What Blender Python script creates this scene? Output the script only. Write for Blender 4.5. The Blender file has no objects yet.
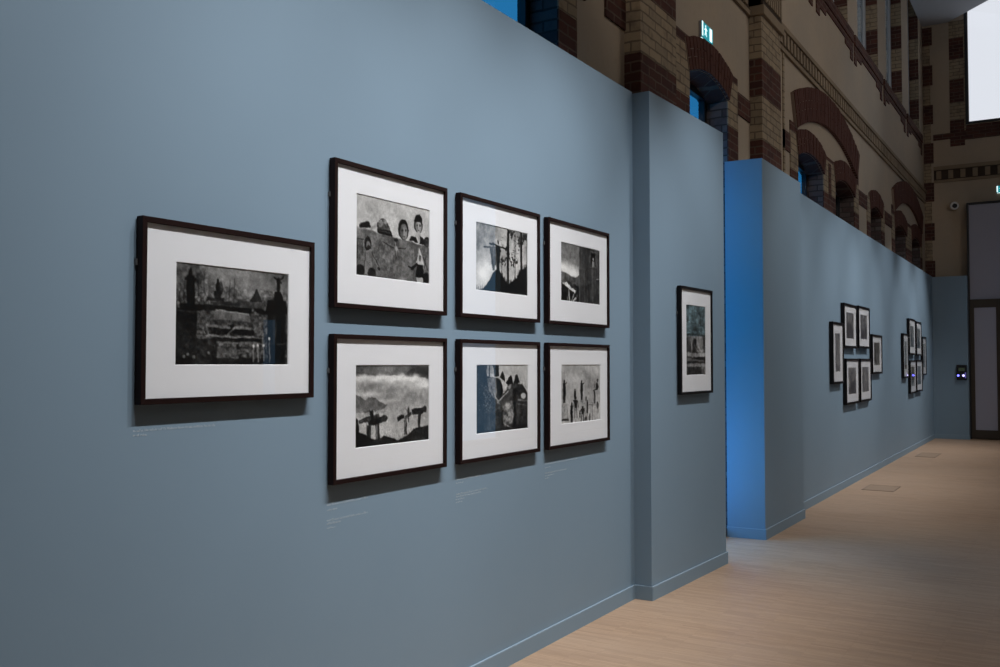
import bpy, math, random
import numpy as np
from mathutils import Vector, Matrix

random.seed(7)
S = bpy.context.scene
COL = S.collection

# ------------------------------------------------------------------ camera
cd = bpy.data.cameras.new('camera'); cam = bpy.data.objects.new('camera', cd); COL.objects.link(cam)
cd.sensor_width = 36.0; cd.lens = 930.0 * 36.0 / 1000.0; cd.clip_start = 0.05; cd.clip_end = 200
R = [[8.50683771e-01, -1.72307062e-02, -5.25395303e-01],
     [5.25677774e-01, 2.78837776e-02, 8.50226660e-01],
     [0.0, -9.99462654e-01, 3.27780763e-02]]
M = Matrix([[R[i][0], -R[i][1], -R[i][2]] for i in range(3)]).to_4x4()
M.translation = Vector((2.59, 0.0, 1.6))
cam.matrix_world = M
S.camera = cam

# ------------------------------------------------------------------ world, exposure
w = bpy.data.worlds.new('overcast'); S.world = w; w.use_nodes = True
bg = w.node_tree.nodes['Background']; bg.inputs[0].default_value = (0.90, 0.93, 1.0, 1); bg.inputs[1].default_value = 0.9
vs = S.view_settings
vs.view_transform = 'Standard'; vs.look = 'None'; vs.gamma = 1.0; vs.use_curve_mapping = False; vs.exposure = 0.0

# ------------------------------------------------------------------ lamps
def lamp(name, kind, loc, target, power, color, **kw):
    l = bpy.data.lights.new(name, kind); l.energy = power; l.color = color
    for k, v in kw.items(): setattr(l, k, v)
    o = bpy.data.objects.new(name, l); COL.objects.link(o); o.location = loc
    d = Vector(target) - Vector(loc); o.rotation_euler = d.to_track_quat('-Z', 'Y').to_euler()
    return o
WARM = (1.0, 0.985, 0.985)
# picture spotlights on the ceiling track, 1.9 m in front of the wall
for y, p in ((1.5, 210), (2.35, 350), (3.25, 385), (4.2, 395), (5.15, 390)):
    lamp('track_spot', 'SPOT', (1.95, y, 5.4), (0.0, y, 1.1), p, WARM, spot_size=math.radians(57), spot_blend=1.0, shadow_soft_size=0.035)
lamp('track_spot', 'SPOT', (2.0, 6.75, 5.4), (0.15, 6.75, 1.3), 450, WARM, spot_size=math.radians(50), spot_blend=1.0, shadow_soft_size=0.04)
for y, p in ((9.7, 200), (11.2, 230), (12.7, 380), (14.2, 380), (16.0, 300), (18.2, 430), (20.0, 430)):
    lamp('track_spot', 'SPOT', (2.3, y, 5.6), (0.03, y, 1.3), p, WARM, spot_size=math.radians(56), spot_blend=1.0, shadow_soft_size=0.05)
# hall lamps over the floor
for x, y, p in ((3.0, 3.5, 230), (3.0, 9.0, 170), (3.0, 14.5, 210), (2.6, 19.0, 200)):
    lamp('hall_downlight', 'SPOT', (x, y, 7.5), (x - 0.6, y, 0), p, (1.0, 0.86, 0.72), spot_size=math.radians(75), spot_blend=1.0, shadow_soft_size=0.15)
lamp('hall_bounce', 'AREA', (5.5, 11.0, 8.6), (0.0, 12.0, 4.5), 350, (1.0, 0.91, 0.82), shape='RECTANGLE', size=3.0, size_y=16.0)  # unseen area fill added for the ambient light of the hall
lamp('upper_wall_fill', 'SPOT', (5.0, -2.0, 8.5), (-0.1, 9.0, 5.8), 530, (1.0, 0.90, 0.81), spot_size=math.radians(33), spot_blend=0.35, shadow_soft_size=0.3)  # unseen fill added from behind the camera to lift the upper brickwork
lamp('cool_patch_fill', 'SPOT', (4.8, 17.5, 9.0), (-0.2, 15.6, 6.0), 130, (0.78, 0.88, 1.0), spot_size=math.radians(34), spot_blend=0.8, shadow_soft_size=0.4)  # added cool spot under the soffit for the pale patches on the wall
# daylight entering through the blue glazed window behind the partitions
lamp('window_daylight', 'AREA', (-0.45, 8.12, 1.85), (1.0, 8.25, 1.85), 44, (0.07, 0.52, 0.80), shape='RECTANGLE', size=1.0, size_y=3.4)
lamp('window_daylight', 'AREA', (-0.44, 8.12, 0.65), (1.0, 8.25, 0.65), 9, (0.32, 0.58, 0.90), shape='RECTANGLE', size=0.95, size_y=1.0)  # second low lamp added to lift the blue on the floor

# ------------------------------------------------------------------ material helpers
def mat(name, color=(0.5, 0.5, 0.5), rough=0.6, spec=0.4, metal=0.0, emit=None, estr=1.0):
    m = bpy.data.materials.new(name); m.use_nodes = True
    b = m.node_tree.nodes['Principled BSDF']
    b.inputs['Base Color'].default_value = (*color, 1); b.inputs['Roughness'].default_value = rough
    b.inputs['Specular IOR Level'].default_value = spec; b.inputs['Metallic'].default_value = metal
    if emit: b.inputs['Emission Color'].default_value = (*emit, 1); b.inputs['Emission Strength'].default_value = estr
    return m
class N:
    def __init__(s, m): s.nt = m.node_tree; s.b = s.nt.nodes['Principled BSDF']
    def n(s, t, **kw):
        x = s.nt.nodes.new(t)
        for k, v in kw.items(): setattr(x, k, v)
        return x
    def l(s, a, b): s.nt.links.new(a, b)
    def coords(s, scale=(1, 1, 1), rot=(0, 0, 0)):
        tc = s.n('ShaderNodeTexCoord'); mp = s.n('ShaderNodeMapping')
        mp.inputs['Scale'].default_value = scale; mp.inputs['Rotation'].default_value = rot
        s.l(tc.outputs['Object'], mp.inputs['Vector']); return mp.outputs['Vector']
    def noise(s, vec, scale, detail=4, rough=0.55):
        x = s.n('ShaderNodeTexNoise'); x.inputs['Scale'].default_value = scale; x.inputs['Detail'].default_value = detail
        x.inputs['Roughness'].default_value = rough; s.l(vec, x.inputs['Vector']); return x.outputs['Fac']
    def ramp(s, fac, stops):
        x = s.n('ShaderNodeValToRGB'); e = x.color_ramp.elements
        e[0].position, e[0].color = stops[0][0], (*stops[0][1], 1); e[1].position, e[1].color = stops[-1][0], (*stops[-1][1], 1)
        for p, c in stops[1:-1]: k = e.new(p); k.color = (*c, 1)
        s.l(fac, x.inputs['Fac']); return x.outputs['Color']
    def mix(s, a, b, fac, mode='MIX'):
        x = s.n('ShaderNodeMix', data_type='RGBA', blend_type=mode)
        for sock, v in ((x.inputs[0], fac), (x.inputs[6], a), (x.inputs[7], b)):
            if hasattr(v, 'node'): s.l(v, sock)
            elif isinstance(v, tuple): sock.default_value = (*v, 1)
            else: sock.default_value = v
        return x.outputs[2]
    def bump(s, h, strength=0.2, dist=0.01):
        x = s.n('ShaderNodeBump'); x.inputs['Strength'].default_value = strength; x.inputs['Distance'].default_value = dist
        s.l(h, x.inputs['Height']); s.l(x.outputs['Normal'], s.b.inputs['Normal'])
    def base(s, c): s.l(c, s.b.inputs['Base Color'])

def paint_mat(name, c):
    m = mat(name, c, 0.55, 0.3); k = N(m); v = k.coords()
    f = k.noise(v, 1.3, 3); k.base(k.mix(tuple(x * 0.96 for x in c), tuple(min(1, x * 1.04) for x in c), f))
    k.bump(k.noise(v, 260, 2), 0.06, 0.001); return m
PAINT = paint_mat('blue_grey_wall_paint', (0.203, 0.293, 0.378))
SKIRT = paint_mat('blue_grey_skirting_paint', (0.210, 0.303, 0.388))
EDGE = mat('skirting_top_edge', (0.27, 0.36, 0.44), 0.5)

def plaster_mat(name, c, c2):
    m = mat(name, c, 0.85, 0.15); k = N(m); v = k.coords()
    f = k.noise(v, 0.9, 5); g = k.noise(v, 14, 5)
    a = k.mix(c, c2, k.ramp(f, [(0.35, (0, 0, 0)), (0.7, (1, 1, 1))]))
    k.base(k.mix(a, tuple(x * 0.8 for x in c), k.ramp(g, [(0.55, (0, 0, 0)), (0.8, (0.5, 0.5, 0.5))])))
    k.bump(g, 0.25, 0.01); return m
PLASTER = plaster_mat('ochre_plaster', (0.46, 0.375, 0.285), (0.39, 0.335, 0.27))

def brick_mat(name, c1, c2, mortar, bw=0.24, rh=0.075, ms=0.008):
    m = mat(name, c1, 0.9, 0.15); k = N(m)
    tc = k.n('ShaderNodeTexCoord'); sp = k.n('ShaderNodeSeparateXYZ'); k.l(tc.outputs['Object'], sp.inputs[0])
    ad = k.n('ShaderNodeMath', operation='ADD'); k.l(sp.outputs[0], ad.inputs[0]); k.l(sp.outputs[1], ad.inputs[1])
    cb = k.n('ShaderNodeCombineXYZ'); k.l(ad.outputs[0], cb.inputs[0]); k.l(sp.outputs[2], cb.inputs[1])
    wob = k.n('ShaderNodeTexNoise'); wob.inputs['Scale'].default_value = 7; k.l(tc.outputs['Object'], wob.inputs['Vector'])
    va = k.n('ShaderNodeVectorMath', operation='MULTIPLY_ADD'); k.l(wob.outputs['Color'], va.inputs[0]); va.inputs[1].default_value = (0.02, 0.02, 0); k.l(cb.outputs[0], va.inputs[2])
    br = k.n('ShaderNodeTexBrick'); k.l(va.outputs[0], br.inputs['Vector']); br.inputs['Scale'].default_value = 1
    br.inputs['Brick Width'].default_value = bw; br.inputs['Row Height'].default_value = rh; br.inputs['Mortar Size'].default_value = ms
    br.inputs['Mortar Smooth'].default_value = 0.3; br.inputs['Bias'].default_value = 0
    br.inputs['Color1'].default_value = (*c1, 1); br.inputs['Color2'].default_value = (*c2, 1); br.inputs['Mortar'].default_value = (*mortar, 1)
    g = k.noise(tc.outputs['Object'], 9, 5)
    k.base(k.mix(br.outputs['Color'], (0.05, 0.03, 0.03), k.ramp(g, [(0.5, (0, 0, 0)), (0.85, (0.7, 0.7, 0.7))])))
    mt = k.n('ShaderNodeMath', operation='SUBTRACT'); k.l(g, mt.inputs[0]); k.l(br.outputs['Fac'], mt.inputs[1])
    k.bump(mt.outputs[0], 0.7, 0.012); return m
RED = brick_mat('red_brick', (0.112, 0.049, 0.038), (0.070, 0.033, 0.029), (0.14, 0.10, 0.08))
CREAM = brick_mat('cream_brick', (0.38, 0.30, 0.205), (0.30, 0.245, 0.175), (0.19, 0.15, 0.11))
SHADEBRICK = brick_mat('shaded_jamb_brick', (0.16, 0.14, 0.135), (0.09, 0.06, 0.06), (0.07, 0.06, 0.055))  # shade of the lower window reveals put into the brick colour
VOUS = mat('red_voussoir_brick', (0.12, 0.036, 0.027), 0.9, 0.15)
k = N(VOUS); gi = k.n('ShaderNodeTexNoise'); gi.inputs['Scale'].default_value = 6
tc = k.n('ShaderNodeTexCoord'); k.l(tc.outputs['Object'], gi.inputs['Vector'])
k.base(k.mix((0.120, 0.051, 0.038), (0.068, 0.032, 0.028), gi.outputs['Fac'])); k.bump(k.noise(tc.outputs['Object'], 30), 0.5, 0.01)
MORTAR = mat('mortar', (0.24, 0.18, 0.145), 0.95, 0.1)
STONE = plaster_mat('weathered_stone_moulding', (0.30, 0.235, 0.165), (0.20, 0.155, 0.11))
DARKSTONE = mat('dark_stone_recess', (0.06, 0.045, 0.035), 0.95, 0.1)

# parquet: thin strips laid across the hall
FLOOR = mat('industrial_parquet', (0.45, 0.33, 0.23), 0.42, 0.35); k = N(FLOOR)
tc = k.n('ShaderNodeTexCoord')
br = k.n('ShaderNodeTexBrick'); k.l(tc.outputs['Object'], br.inputs['Vector']); br.inputs['Scale'].default_value = 1
br.inputs['Brick Width'].default_value = 0.32; br.inputs['Row Height'].default_value = 0.024; br.inputs['Mortar Size'].default_value = 0.0012
br.inputs['Mortar Smooth'].default_value = 0.5; br.inputs['Bias'].default_value = 0.0; br.offset = 0.37
br.inputs['Color1'].default_value = (0.45, 0.312, 0.212, 1); br.inputs['Color2'].default_value = (0.35, 0.240, 0.162, 1); br.inputs['Mortar'].default_value = (0.24, 0.165, 0.11, 1)
v = k.coords((3.5, 45, 1)); st = k.noise(v, 1.5, 5, 0.7)
v2 = k.coords((0.5, 1.6, 1)); lg = k.noise(v2, 1.0, 3)
c = k.mix(br.outputs['Color'], (0.27, 0.185, 0.125), k.ramp(st, [(0.45, (0, 0, 0)), (0.75, (0.5, 0.5, 0.5))]))
c = k.mix(c, (0.43, 0.32, 0.235), k.ramp(lg, [(0.4, (0, 0, 0)), (0.75, (0.5, 0.5, 0.5))]))
k.base(c); k.bump(st, 0.05, 0.002)
k.l(k.ramp(st, [(0.3, (0.36,) * 3), (0.8, (0.55,) * 3)]), k.b.inputs['Roughness'])

FRAME = mat('dark_walnut_frame', (0.014, 0.0065, 0.0055), 0.5, 0.15)
k = N(FRAME); v = k.coords((30, 3, 3)); k.base(k.mix((0.008, 0.0035, 0.0035), (0.018, 0.007, 0.006), k.noise(v, 4, 4)))
FRAMEB = mat('black_frame', (0.007, 0.006, 0.007), 0.45, 0.2)
MAT_ = mat('white_mount_board', (0.85, 0.86, 0.895), 0.85, 0.1)
k = N(MAT_); k.bump(k.noise(k.coords(), 300, 2), 0.05, 0.001)
CLIP = mat('steel_hanger', (0.2, 0.2, 0.2), 0.5, 0.3, 0.2)
PRINT = mat('silver_gelatin_print', (0.3, 0.3, 0.3), 0.38, 0.25)
k = N(PRINT); at = k.n('ShaderNodeAttribute'); at.attribute_name = 'tone'; k.base(at.outputs['Color'])

def pane_mat(name, tint, ior=1.5, rough=0.0, gain=1.0):
    m = bpy.data.materials.new(name); m.use_nodes = True; nt = m.node_tree; nt.nodes.clear()
    out = nt.nodes.new('ShaderNodeOutputMaterial'); mx = nt.nodes.new('ShaderNodeMixShader')
    tr = nt.nodes.new('ShaderNodeBsdfTransparent'); tr.inputs[0].default_value = (*tint, 1)
    gl = nt.nodes.new('ShaderNodeBsdfGlossy'); gl.inputs['Roughness'].default_value = rough; gl.inputs[0].default_value = (1, 1, 1, 1)
    ge = nt.nodes.new('ShaderNodeNewGeometry'); dt = nt.nodes.new('ShaderNodeVectorMath'); dt.operation = 'DOT_PRODUCT'
    nt.links.new(ge.outputs['Normal'], dt.inputs[0]); nt.links.new(ge.outputs['Incoming'], dt.inputs[1])
    def mth(op, a, b=None):       # Schlick's fresnel, the same from both sides of the thin pane
        x = nt.nodes.new('ShaderNodeMath'); x.operation = op
        for i_, q_ in enumerate((a, b)):
            if q_ is None: continue
            if isinstance(q_, float): x.inputs[i_].default_value = q_
            else: nt.links.new(q_, x.inputs[i_])
        return x.outputs[0]
    f0 = ((ior - 1) / (ior + 1)) ** 2 * 1.8
    fr = mth('ADD', mth('MULTIPLY', mth('POWER', mth('SUBTRACT', 1.0, mth('ABSOLUTE', dt.outputs['Value'])), 5.0), 1.0 - f0), f0)
    nt.links.new(fr, mx.inputs[0]); nt.links.new(tr.outputs[0], mx.inputs[1]); nt.links.new(gl.outputs[0], mx.inputs[2])
    nt.links.new(mx.outputs[0], out.inputs[0]); return m
PANE = pane_mat('picture_glass', (0.97, 0.98, 0.98), 1.45)
BLUEGLASS = pane_mat('blue_filmed_glass', (0.022, 0.21, 0.47), 1.5, 0.05)
DARKGLASS = pane_mat('dark_glass', (0.01, 0.015, 0.02), 1.5, 0.05)
GREYGLASS = pane_mat('grey_tinted_glass', (0.10, 0.12, 0.13), 1.5, 0.05)
CLEARGLASS = pane_mat('clear_window_glass', (0.97, 0.98, 0.99), 1.5)
DARKMETAL = mat('dark_window_metal', (0.02, 0.022, 0.026), 0.4, 0.5)
PALEMETAL = mat('pale_window_frame', (0.45, 0.48, 0.52), 0.5)
LILAC = mat('lilac_grey_panel', (0.37, 0.375, 0.46), 0.5, 0.4)
DOORFRAME = mat('dark_bronze_door_frame', (0.055, 0.042, 0.03), 0.45, 0.4)
GREYPL = mat('grey_plastic', (0.25, 0.25, 0.26), 0.5)
WHITEPL = mat('white_plastic', (0.7, 0.7, 0.7), 0.4)
BLACKPL = mat('black_plastic', (0.01, 0.01, 0.012), 0.35)
CEIL = mat('grey_ceiling_paint', (0.42, 0.45, 0.50), 0.8, 0.2)
DARKCEIL = mat('dark_roof', (0.16, 0.15, 0.14), 0.9, 0.1)
LETTER = mat('white_vinyl_lettering', (0.50, 0.58, 0.63), 0.5)

# ------------------------------------------------------------------ mesh helpers
class MB:
    def __init__(s): s.v = []; s.f = []; s.mi = []; s.mats = []
    def m(s, material):
        if material not in s.mats: s.mats.append(material)
        return s.mats.index(material)
    def poly(s, pts, material):
        n = len(s.v); s.v += [tuple(p) for p in pts]; s.f.append(tuple(range(n, n + len(pts)))); s.mi.append(s.m(material))
    def box(s, x0, x1, y0, y1, z0, z1, material):
        n = len(s.v); s.v += [(x, y, z) for x in (x0, x1) for y in (y0, y1) for z in (z0, z1)]
        for f in ((0, 1, 3, 2), (4, 6, 7, 5), (0, 4, 5, 1), (2, 3, 7, 6), (0, 2, 6, 4), (1, 5, 7, 3)):
            s.f.append(tuple(n + i for i in f)); s.mi.append(s.m(material))
    def prism(s, pts, z0, z1, material, bottom=True):
        n = len(s.v); c = len(pts)
        s.v += [(p[0], p[1], z0) for p in pts] + [(p[0], p[1], z1) for p in pts]
        for i in range(c):
            j = (i + 1) % c; s.f.append((n + i, n + j, n + c + j, n + c + i)); s.mi.append(s.m(material))
        s.f.append(tuple(n + c + i for i in range(c))); s.mi.append(s.m(material))
        s.f.append(tuple(n + i for i in reversed(range(c)))); s.mi.append(s.m(material))
    def hexa(s, a, b, material):      # two quads (lists of 4 points), joined
        n = len(s.v); s.v += [tuple(p) for p in a] + [tuple(p) for p in b]
        fs = [(3, 2, 1, 0), (4, 5, 6, 7)] + [(i, (i + 1) % 4, 4 + (i + 1) % 4, 4 + i) for i in range(4)]
        for f in fs: s.f.append(tuple(n + i for i in f)); s.mi.append(s.m(material))
    def lathe(s, c, axis, prof, material, n=24):   # prof: (radius, distance along axis)
        ax = Vector(axis).normalized(); u = ax.orthogonal().normalized(); w_ = ax.cross(u); b = len(s.v); c = Vector(c)
        for r, d in prof:
            for i in range(n):
                t = 2 * math.pi * i / n; s.v.append(tuple(c + ax * d + (u * math.cos(t) + w_ * math.sin(t)) * r))
        for k_ in range(len(prof) - 1):
            for i in range(n):
                j = (i + 1) % n; s.f.append((b + k_ * n + i, b + k_ * n + j, b + (k_ + 1) * n + j, b + (k_ + 1) * n + i)); s.mi.append(s.m(material))
        s.f.append(tuple(b + (len(prof) - 1) * n + i for i in range(n))); s.mi.append(s.m(material))
        s.f.append(tuple(b + i for i in reversed(range(n)))); s.mi.append(s.m(material))
    def build(s, name, parent=None, bevel=0, recalc=True, loc=None):
        me = bpy.data.meshes.new(name); me.from_pydata(s.v, [], s.f)
        for m_ in s.mats: me.materials.append(m_)
        me.polygons.foreach_set('material_index', s.mi); me.update()
        if recalc:
            import bmesh
            bm = bmesh.new(); bm.from_mesh(me); bmesh.ops.recalc_face_normals(bm, faces=bm.faces); bm.to_mesh(me); bm.free()
        o = bpy.data.objects.new(name, me); COL.objects.link(o)
        if parent: o.parent = parent
        if loc: o.location = loc
        if bevel:
            b = o.modifiers.new('bevel', 'BEVEL'); b.width = bevel; b.segments = 2; b.limit_method = 'ANGLE'
        return o
def struct(o): o['kind'] = 'structure'; return o
def empty(name, loc, label, cat, group=None, rz=0):
    o = bpy.data.objects.new(name, None); COL.objects.link(o); o.location = loc; o.rotation_euler = (0, 0, rz); o.empty_display_size = 0.1
    o['label'] = label; o['category'] = cat
    if group: o['group'] = group
    return o
def tag(o, label, cat, group=None):
    o['label'] = label; o['category'] = cat
    if group: o['group'] = group
    return o

# ------------------------------------------------------------------ floor, roof, far sides of the hall
XR, YB, YE, ZC = 7.5, -4.0, 22.5, 11.0
m = MB(); m.box(-0.7, XR + 0.3, YB - 0.3, YE + 0.3, -0.25, 0, FLOOR); struct(m.build('floor'))
m = MB(); m.box(-0.7, XR + 0.3, YB - 0.3, YE + 0.3, ZC, ZC + 0.3, DARKCEIL); struct(m.build('ceiling'))
m = MB(); m.prism([(-0.2, 22.5), (0.32, 22.5), (5.9, 16.4), (5.9, 7.0), (-0.2, 7.0)], 9.15, 9.5, CEIL); struct(m.build('ceiling'))
m = MB(); m.box(-0.7, XR + 0.3, YB - 0.3, YB, 0, ZC, PLASTER); struct(m.build('wall_back'))
# right wall with two unseen glowing panels, added to reflect blue in picture glass
RW = [(9.69, 10.04, 1.15, 2.25), (14.7, 16.25, 0.1, 5.6)]
m = MB(); ys = [YB] + [v for r in RW for v in r[:2]] + [YE]
for i in range(0, len(ys), 2): m.box(XR, XR + 0.3, ys[i], ys[i + 1], 0, ZC, PLASTER)
for a, b, z0, z1 in RW: m.box(XR, XR + 0.3, a, b, 0, z0, PLASTER); m.box(XR, XR + 0.3, a, b, z1, ZC, PLASTER)
struct(m.build('wall_right'))
LITBLUE = mat('blue_reflection_panel', (0.02, 0.05, 0.1), 0.4, 0.3, 0, (0.20, 0.42, 0.68), 1.15)
DIMBLUE = mat('dim_blue_reflection_panel', (0.02, 0.05, 0.1), 0.4, 0.3, 0, (0.20, 0.42, 0.68), 0.55)
for i, (a, b, z0, z1) in enumerate(RW):
    m = MB(); m.box(XR + 0.12, XR + 0.14, a, b, z0, z1, LITBLUE if i else DIMBLUE); o = struct(m.build('window_%d' % (20 + i)))

# ------------------------------------------------------------------ old brick wall (left) with arched openings
XB = -0.2; DEP = 0.27
def arch_z(op, y):      # top of an opening at y
    y0, y1, z0, zs, rise = op
    if rise <= 0: return zs
    hw = (y1 - y0) / 2; Rr = (hw * hw + rise * rise) / (2 * rise); d = y - (y0 + y1) / 2
    return zs + math.sqrt(max(Rr * Rr - d * d, 0)) - (Rr - rise)
LOW = [(4.10, 5.21, 0.5, 4.13, 0.12), (7.60, 8.64, 0.08, 4.12, 0.10), (11.29, 12.62, 0.5, 4.10, 0.12), (13.33, 14.64, 0.5, 4.10, 0.12),
       (15.93, 16.97, 0.5, 4.10, 0.10), (18.34, 19.68, 0.5, 4.10, 0.12), (20.42, 21.70, 0.5, 4.10, 0.12)]
UPP = [(10.1, 11.8, 6.62, 9.6, 0), (12.65, 14.35, 6.62, 9.6, 0), (15.10, 16.87, 6.62, 9.6, 0), (17.69, 19.50, 6.62, 9.6, 0), (20.34, 21.85, 6.62, 9.6, 0)]
m = MB()
bp = {YB, YE + 0.3}
for op in LOW + UPP:
    n = 12 if op[4] > 0 else 1
    for i in range(n + 1): bp.add(round(op[0] + (op[1] - op[0]) * i / n, 5))
bp = sorted(bp)
for a, b in zip(bp, bp[1:]):
    mid = (a + b) / 2; segs = [(0.0, 0.0)]; cur = (0.0, 0.0)
    ops = sorted([o for o in LOW + UPP if o[0] < mid < o[1]], key=lambda o: o[2])
    for op in ops:
        m.poly([(XB, a, cur[0]), (XB, b, cur[1]), (XB, b, op[2]), (XB, a, op[2])], PLASTER); cur = (arch_z(op, a), arch_z(op, b))
        m.poly([(XB, a, cur[0]), (XB, b, cur[1]), (XB - DEP, b, cur[1]), (XB - DEP, a, cur[0])], RED if op[4] else PLASTER)
        m.poly([(XB, a, op[2]), (XB, b, op[2]), (XB - DEP, b, op[2]), (XB - DEP, a, op[2])], STONE)
    m.poly([(XB, a, cur[0]), (XB, b, cur[1]), (XB, b, ZC), (XB, a, ZC)], PLASTER)
def bands(lo, hi, offs=0.0):   # alternating red and cream courses
    edges = [0, 0.42, 0.88, 1.3, 1.72, 2.14, 2.58, 3.02, 3.45, 3.88, 4.33, 4.72, 5.2, 5.62, 6.05, 6.5, 6.93, 7.36, 7.8, 8.25, 8.7, 9.2, 9.7]
    out = []; 
    for i in range(len(edges) - 1):
        a, b = max(edges[i], lo), min(edges[i + 1], hi)
        if b > a: out.append((a, b, RED if i % 2 == 0 else CREAM))
    return out
for op in LOW + UPP:      # banded jambs
    zt = op[3]
    for yy in op[:2]:
        for a, b, mm in bands(op[2], zt):
            m.poly([(XB, yy, a), (XB, yy, b), (XB - DEP, yy, b), (XB - DEP, yy, a)], SHADEBRICK if op[4] else mm)
WL = struct(m.build('wall_left', recalc=False))

# brick bands and blocks standing a few millimetres proud of the plaster
def quoin(y0, y1, z0, z1, tooth=0.0, side=0, name='brick_quoin'):
    q = MB()
    for i, (a, b, mm) in enumerate(bands(z0, z1)):
        e = tooth if mm is RED else 0
        q.box(XB - 0.0005, XB + 0.012, y0 - (e if side <= 0 else 0), y1 + (e if side >= 0 else 0), a, b, mm)
    return q.build(name, WL)
quoin(5.21, 5.47, 0, 5.0)
quoin(7.22, 7.60, 0, 4.42); quoin(8.64, 8.95, 0, 4.40)
quoin(10.94, 11.29, 0, 4.45); quoin(12.62, 13.33, 0, 4.38); quoin(14.64, 14.97, 0, 4.5); quoin(15.65, 15.93, 0, 4.30); quoin(16.97, 17.25, 0, 4.35)
quoin(18.02, 18.34, 0, 4.5); quoin(19.68, 20.42, 0, 4.4); quoin(21.70, 21.95, 0, 4.5)
def block(y0, y1, z0, z1, mm=RED, name='brick_block', x=0.014):
    q = MB(); q.box(XB - 0.02, XB + x, y0, y1, z0, z1, mm); return q.build(name, WL)
for a, b in ((5.47, 5.60), (5.92, 6.26), (8.95, 9.36), (10.64, 10.94), (14.97, 15.65), (17.25, 18.02)): block(a, b, 4.06, 4.28)
for a, b in ((12.9, 13.05),): block(a, b, 3.3, 4.3, RED, x=0.018)
block(10.64, 10.70, 0, 5.2, CREAM)

# piers (pilasters) with banded courses, a string course and a corbelled cap
for y0, y1 in ((1.1, 1.82), (6.26, 6.98), (9.38, 10.10)):
    q = MB(); sh = -0.0
    for a, b, mm in bands(0, 9.1): q.box(XB - 0.02, -0.07, y0, y1, a, b, mm)
    q.box(XB - 0.02, -0.035, y0 - 0.03, y1 + 0.03, 5.16, 5.26, STONE)
    for i in range(9): q.box(-0.07, -0.04, y0 + 0.01 + i * 0.079, y0 + 0.055 + i * 0.079, 5.32, 5.52, STONE)
    q.box(XB - 0.02, -0.02, y0 - 0.04, y1 + 0.04, 5.56, 5.66, STONE)
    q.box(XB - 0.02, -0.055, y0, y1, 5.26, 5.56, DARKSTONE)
    q.build('pilaster', WL, bevel=0.006)

# brick arches, one mesh each, of wedge bricks on edge
def arch(y0, y1, zs, rise, thick, proud=0.016, bw=0.072, deep=0.0, thick_end=None, name='brick_arch'):
    q = MB(); yc = (y0 + y1) / 2; hw = (y1 - y0) / 2; Rr = (hw * hw + rise * rise) / (2 * rise); zc = zs + rise - Rr
    t0 = math.asin(min(1, hw / Rr)); n = max(8, int(2 * t0 * Rr / bw)); 
    te = thick if thick_end is None else thick_end
    def P(t, r, x): return (x, yc + r * math.sin(t), zc + r * math.cos(t))
    for i in range(n):
        a = -t0 + 2 * t0 * i / n; b = -t0 + 2 * t0 * (i + 1) / n; g = (b - a) * 0.11
        tm = abs((a + b) / 2) / t0; th = thick + (te - thick) * tm ** 2; jit = random.uniform(-0.004, 0.004)
        r0, r1 = Rr, Rr + th + jit
        x0, x1 = XB - 0.02, XB + proud + random.uniform(-0.003, 0.003)
        for (ra, rb) in ((r0, r0 + th * (0.62 if i % 2 else 0.38) - 0.004), (r0 + th * (0.62 if i % 2 else 0.38) + 0.004, r1)):
            q.hexa([P(a + g, ra, x0), P(b - g, ra, x0), P(b - g, rb, x0), P(a + g, rb, x0)],
                   [P(a + g, ra, x1), P(b - g, ra, x1), P(b - g, rb, x1), P(a + g, rb, x1)], VOUS)
        q.hexa([P(a, r0 + .001, x0), P(b, r0 + .001, x0), P(b, Rr + th - .004, x0), P(a, Rr + th - .004, x0)],
               [P(a, r0 + .001, XB + proud - 0.009), P(b, r0 + .001, XB + proud - 0.009), P(b, Rr + th - .004, XB + proud - 0.009), P(a, Rr + th - .004, XB + proud - 0.009)], MORTAR)
    return q.build(name, WL)
for op in LOW: arch(op[0] - 0.02, op[1] + 0.02, op[3] - 0.0, op[4] + 0.005, 0.28, proud=0.03)
# wide relieving arches over the paired windows
arch(11.16, 14.76, 4.40, 0.36, 0.42, proud=0.045)
arch(18.22, 21.80, 4.40, 0.36, 0.42, proud=0.045)

# dentil string course
def dentil(y0, y1, z0=5.16):
    q = MB()
    q.box(XB - 0.02, XB + 0.03, y0, y1, z0, z0 + 0.05, STONE)
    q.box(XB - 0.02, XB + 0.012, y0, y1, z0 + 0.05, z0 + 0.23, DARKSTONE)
    n = int((y1 - y0) / 0.15)
    for i in range(n): q.box(XB - 0.02, XB + 0.04, y0 + i * 0.15 + 0.01, y0 + i * 0.15 + 0.095, z0 + 0.07, z0 + 0.22, STONE)
    q.box(XB - 0.02, XB + 0.055, y0, y1, z0 + 0.23, z0 + 0.285, STONE)
    return q.build('dentil_course', WL)
dentil(10.14, 22.48); dentil(7.02, 9.34); dentil(1.9, 6.2)

# toothed brick sill under the upper windows
def sill(y0, y1):
    q = MB(); q.box(XB - 0.02, XB + 0.03, y0, y1, 6.46, 6.62, RED)
    q.build('brick_sill', WL)
    for (a, b) in ((y0, y0 + 0.18), (y1 - 0.18, y1)): block(a, b, 6.18, 6.46, RED)
    for (a, b) in ((y0 + 0.18, y0 + 0.55), (y1 - 0.55, y1 - 0.18)): block(a, b, 6.30, 6.46, RED)
    block(y0 + 0.55, y1 - 0.55, 6.38, 6.46, RED)
for op in UPP: sill(op[0] - 0.32, op[1] + 0.32)

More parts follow.
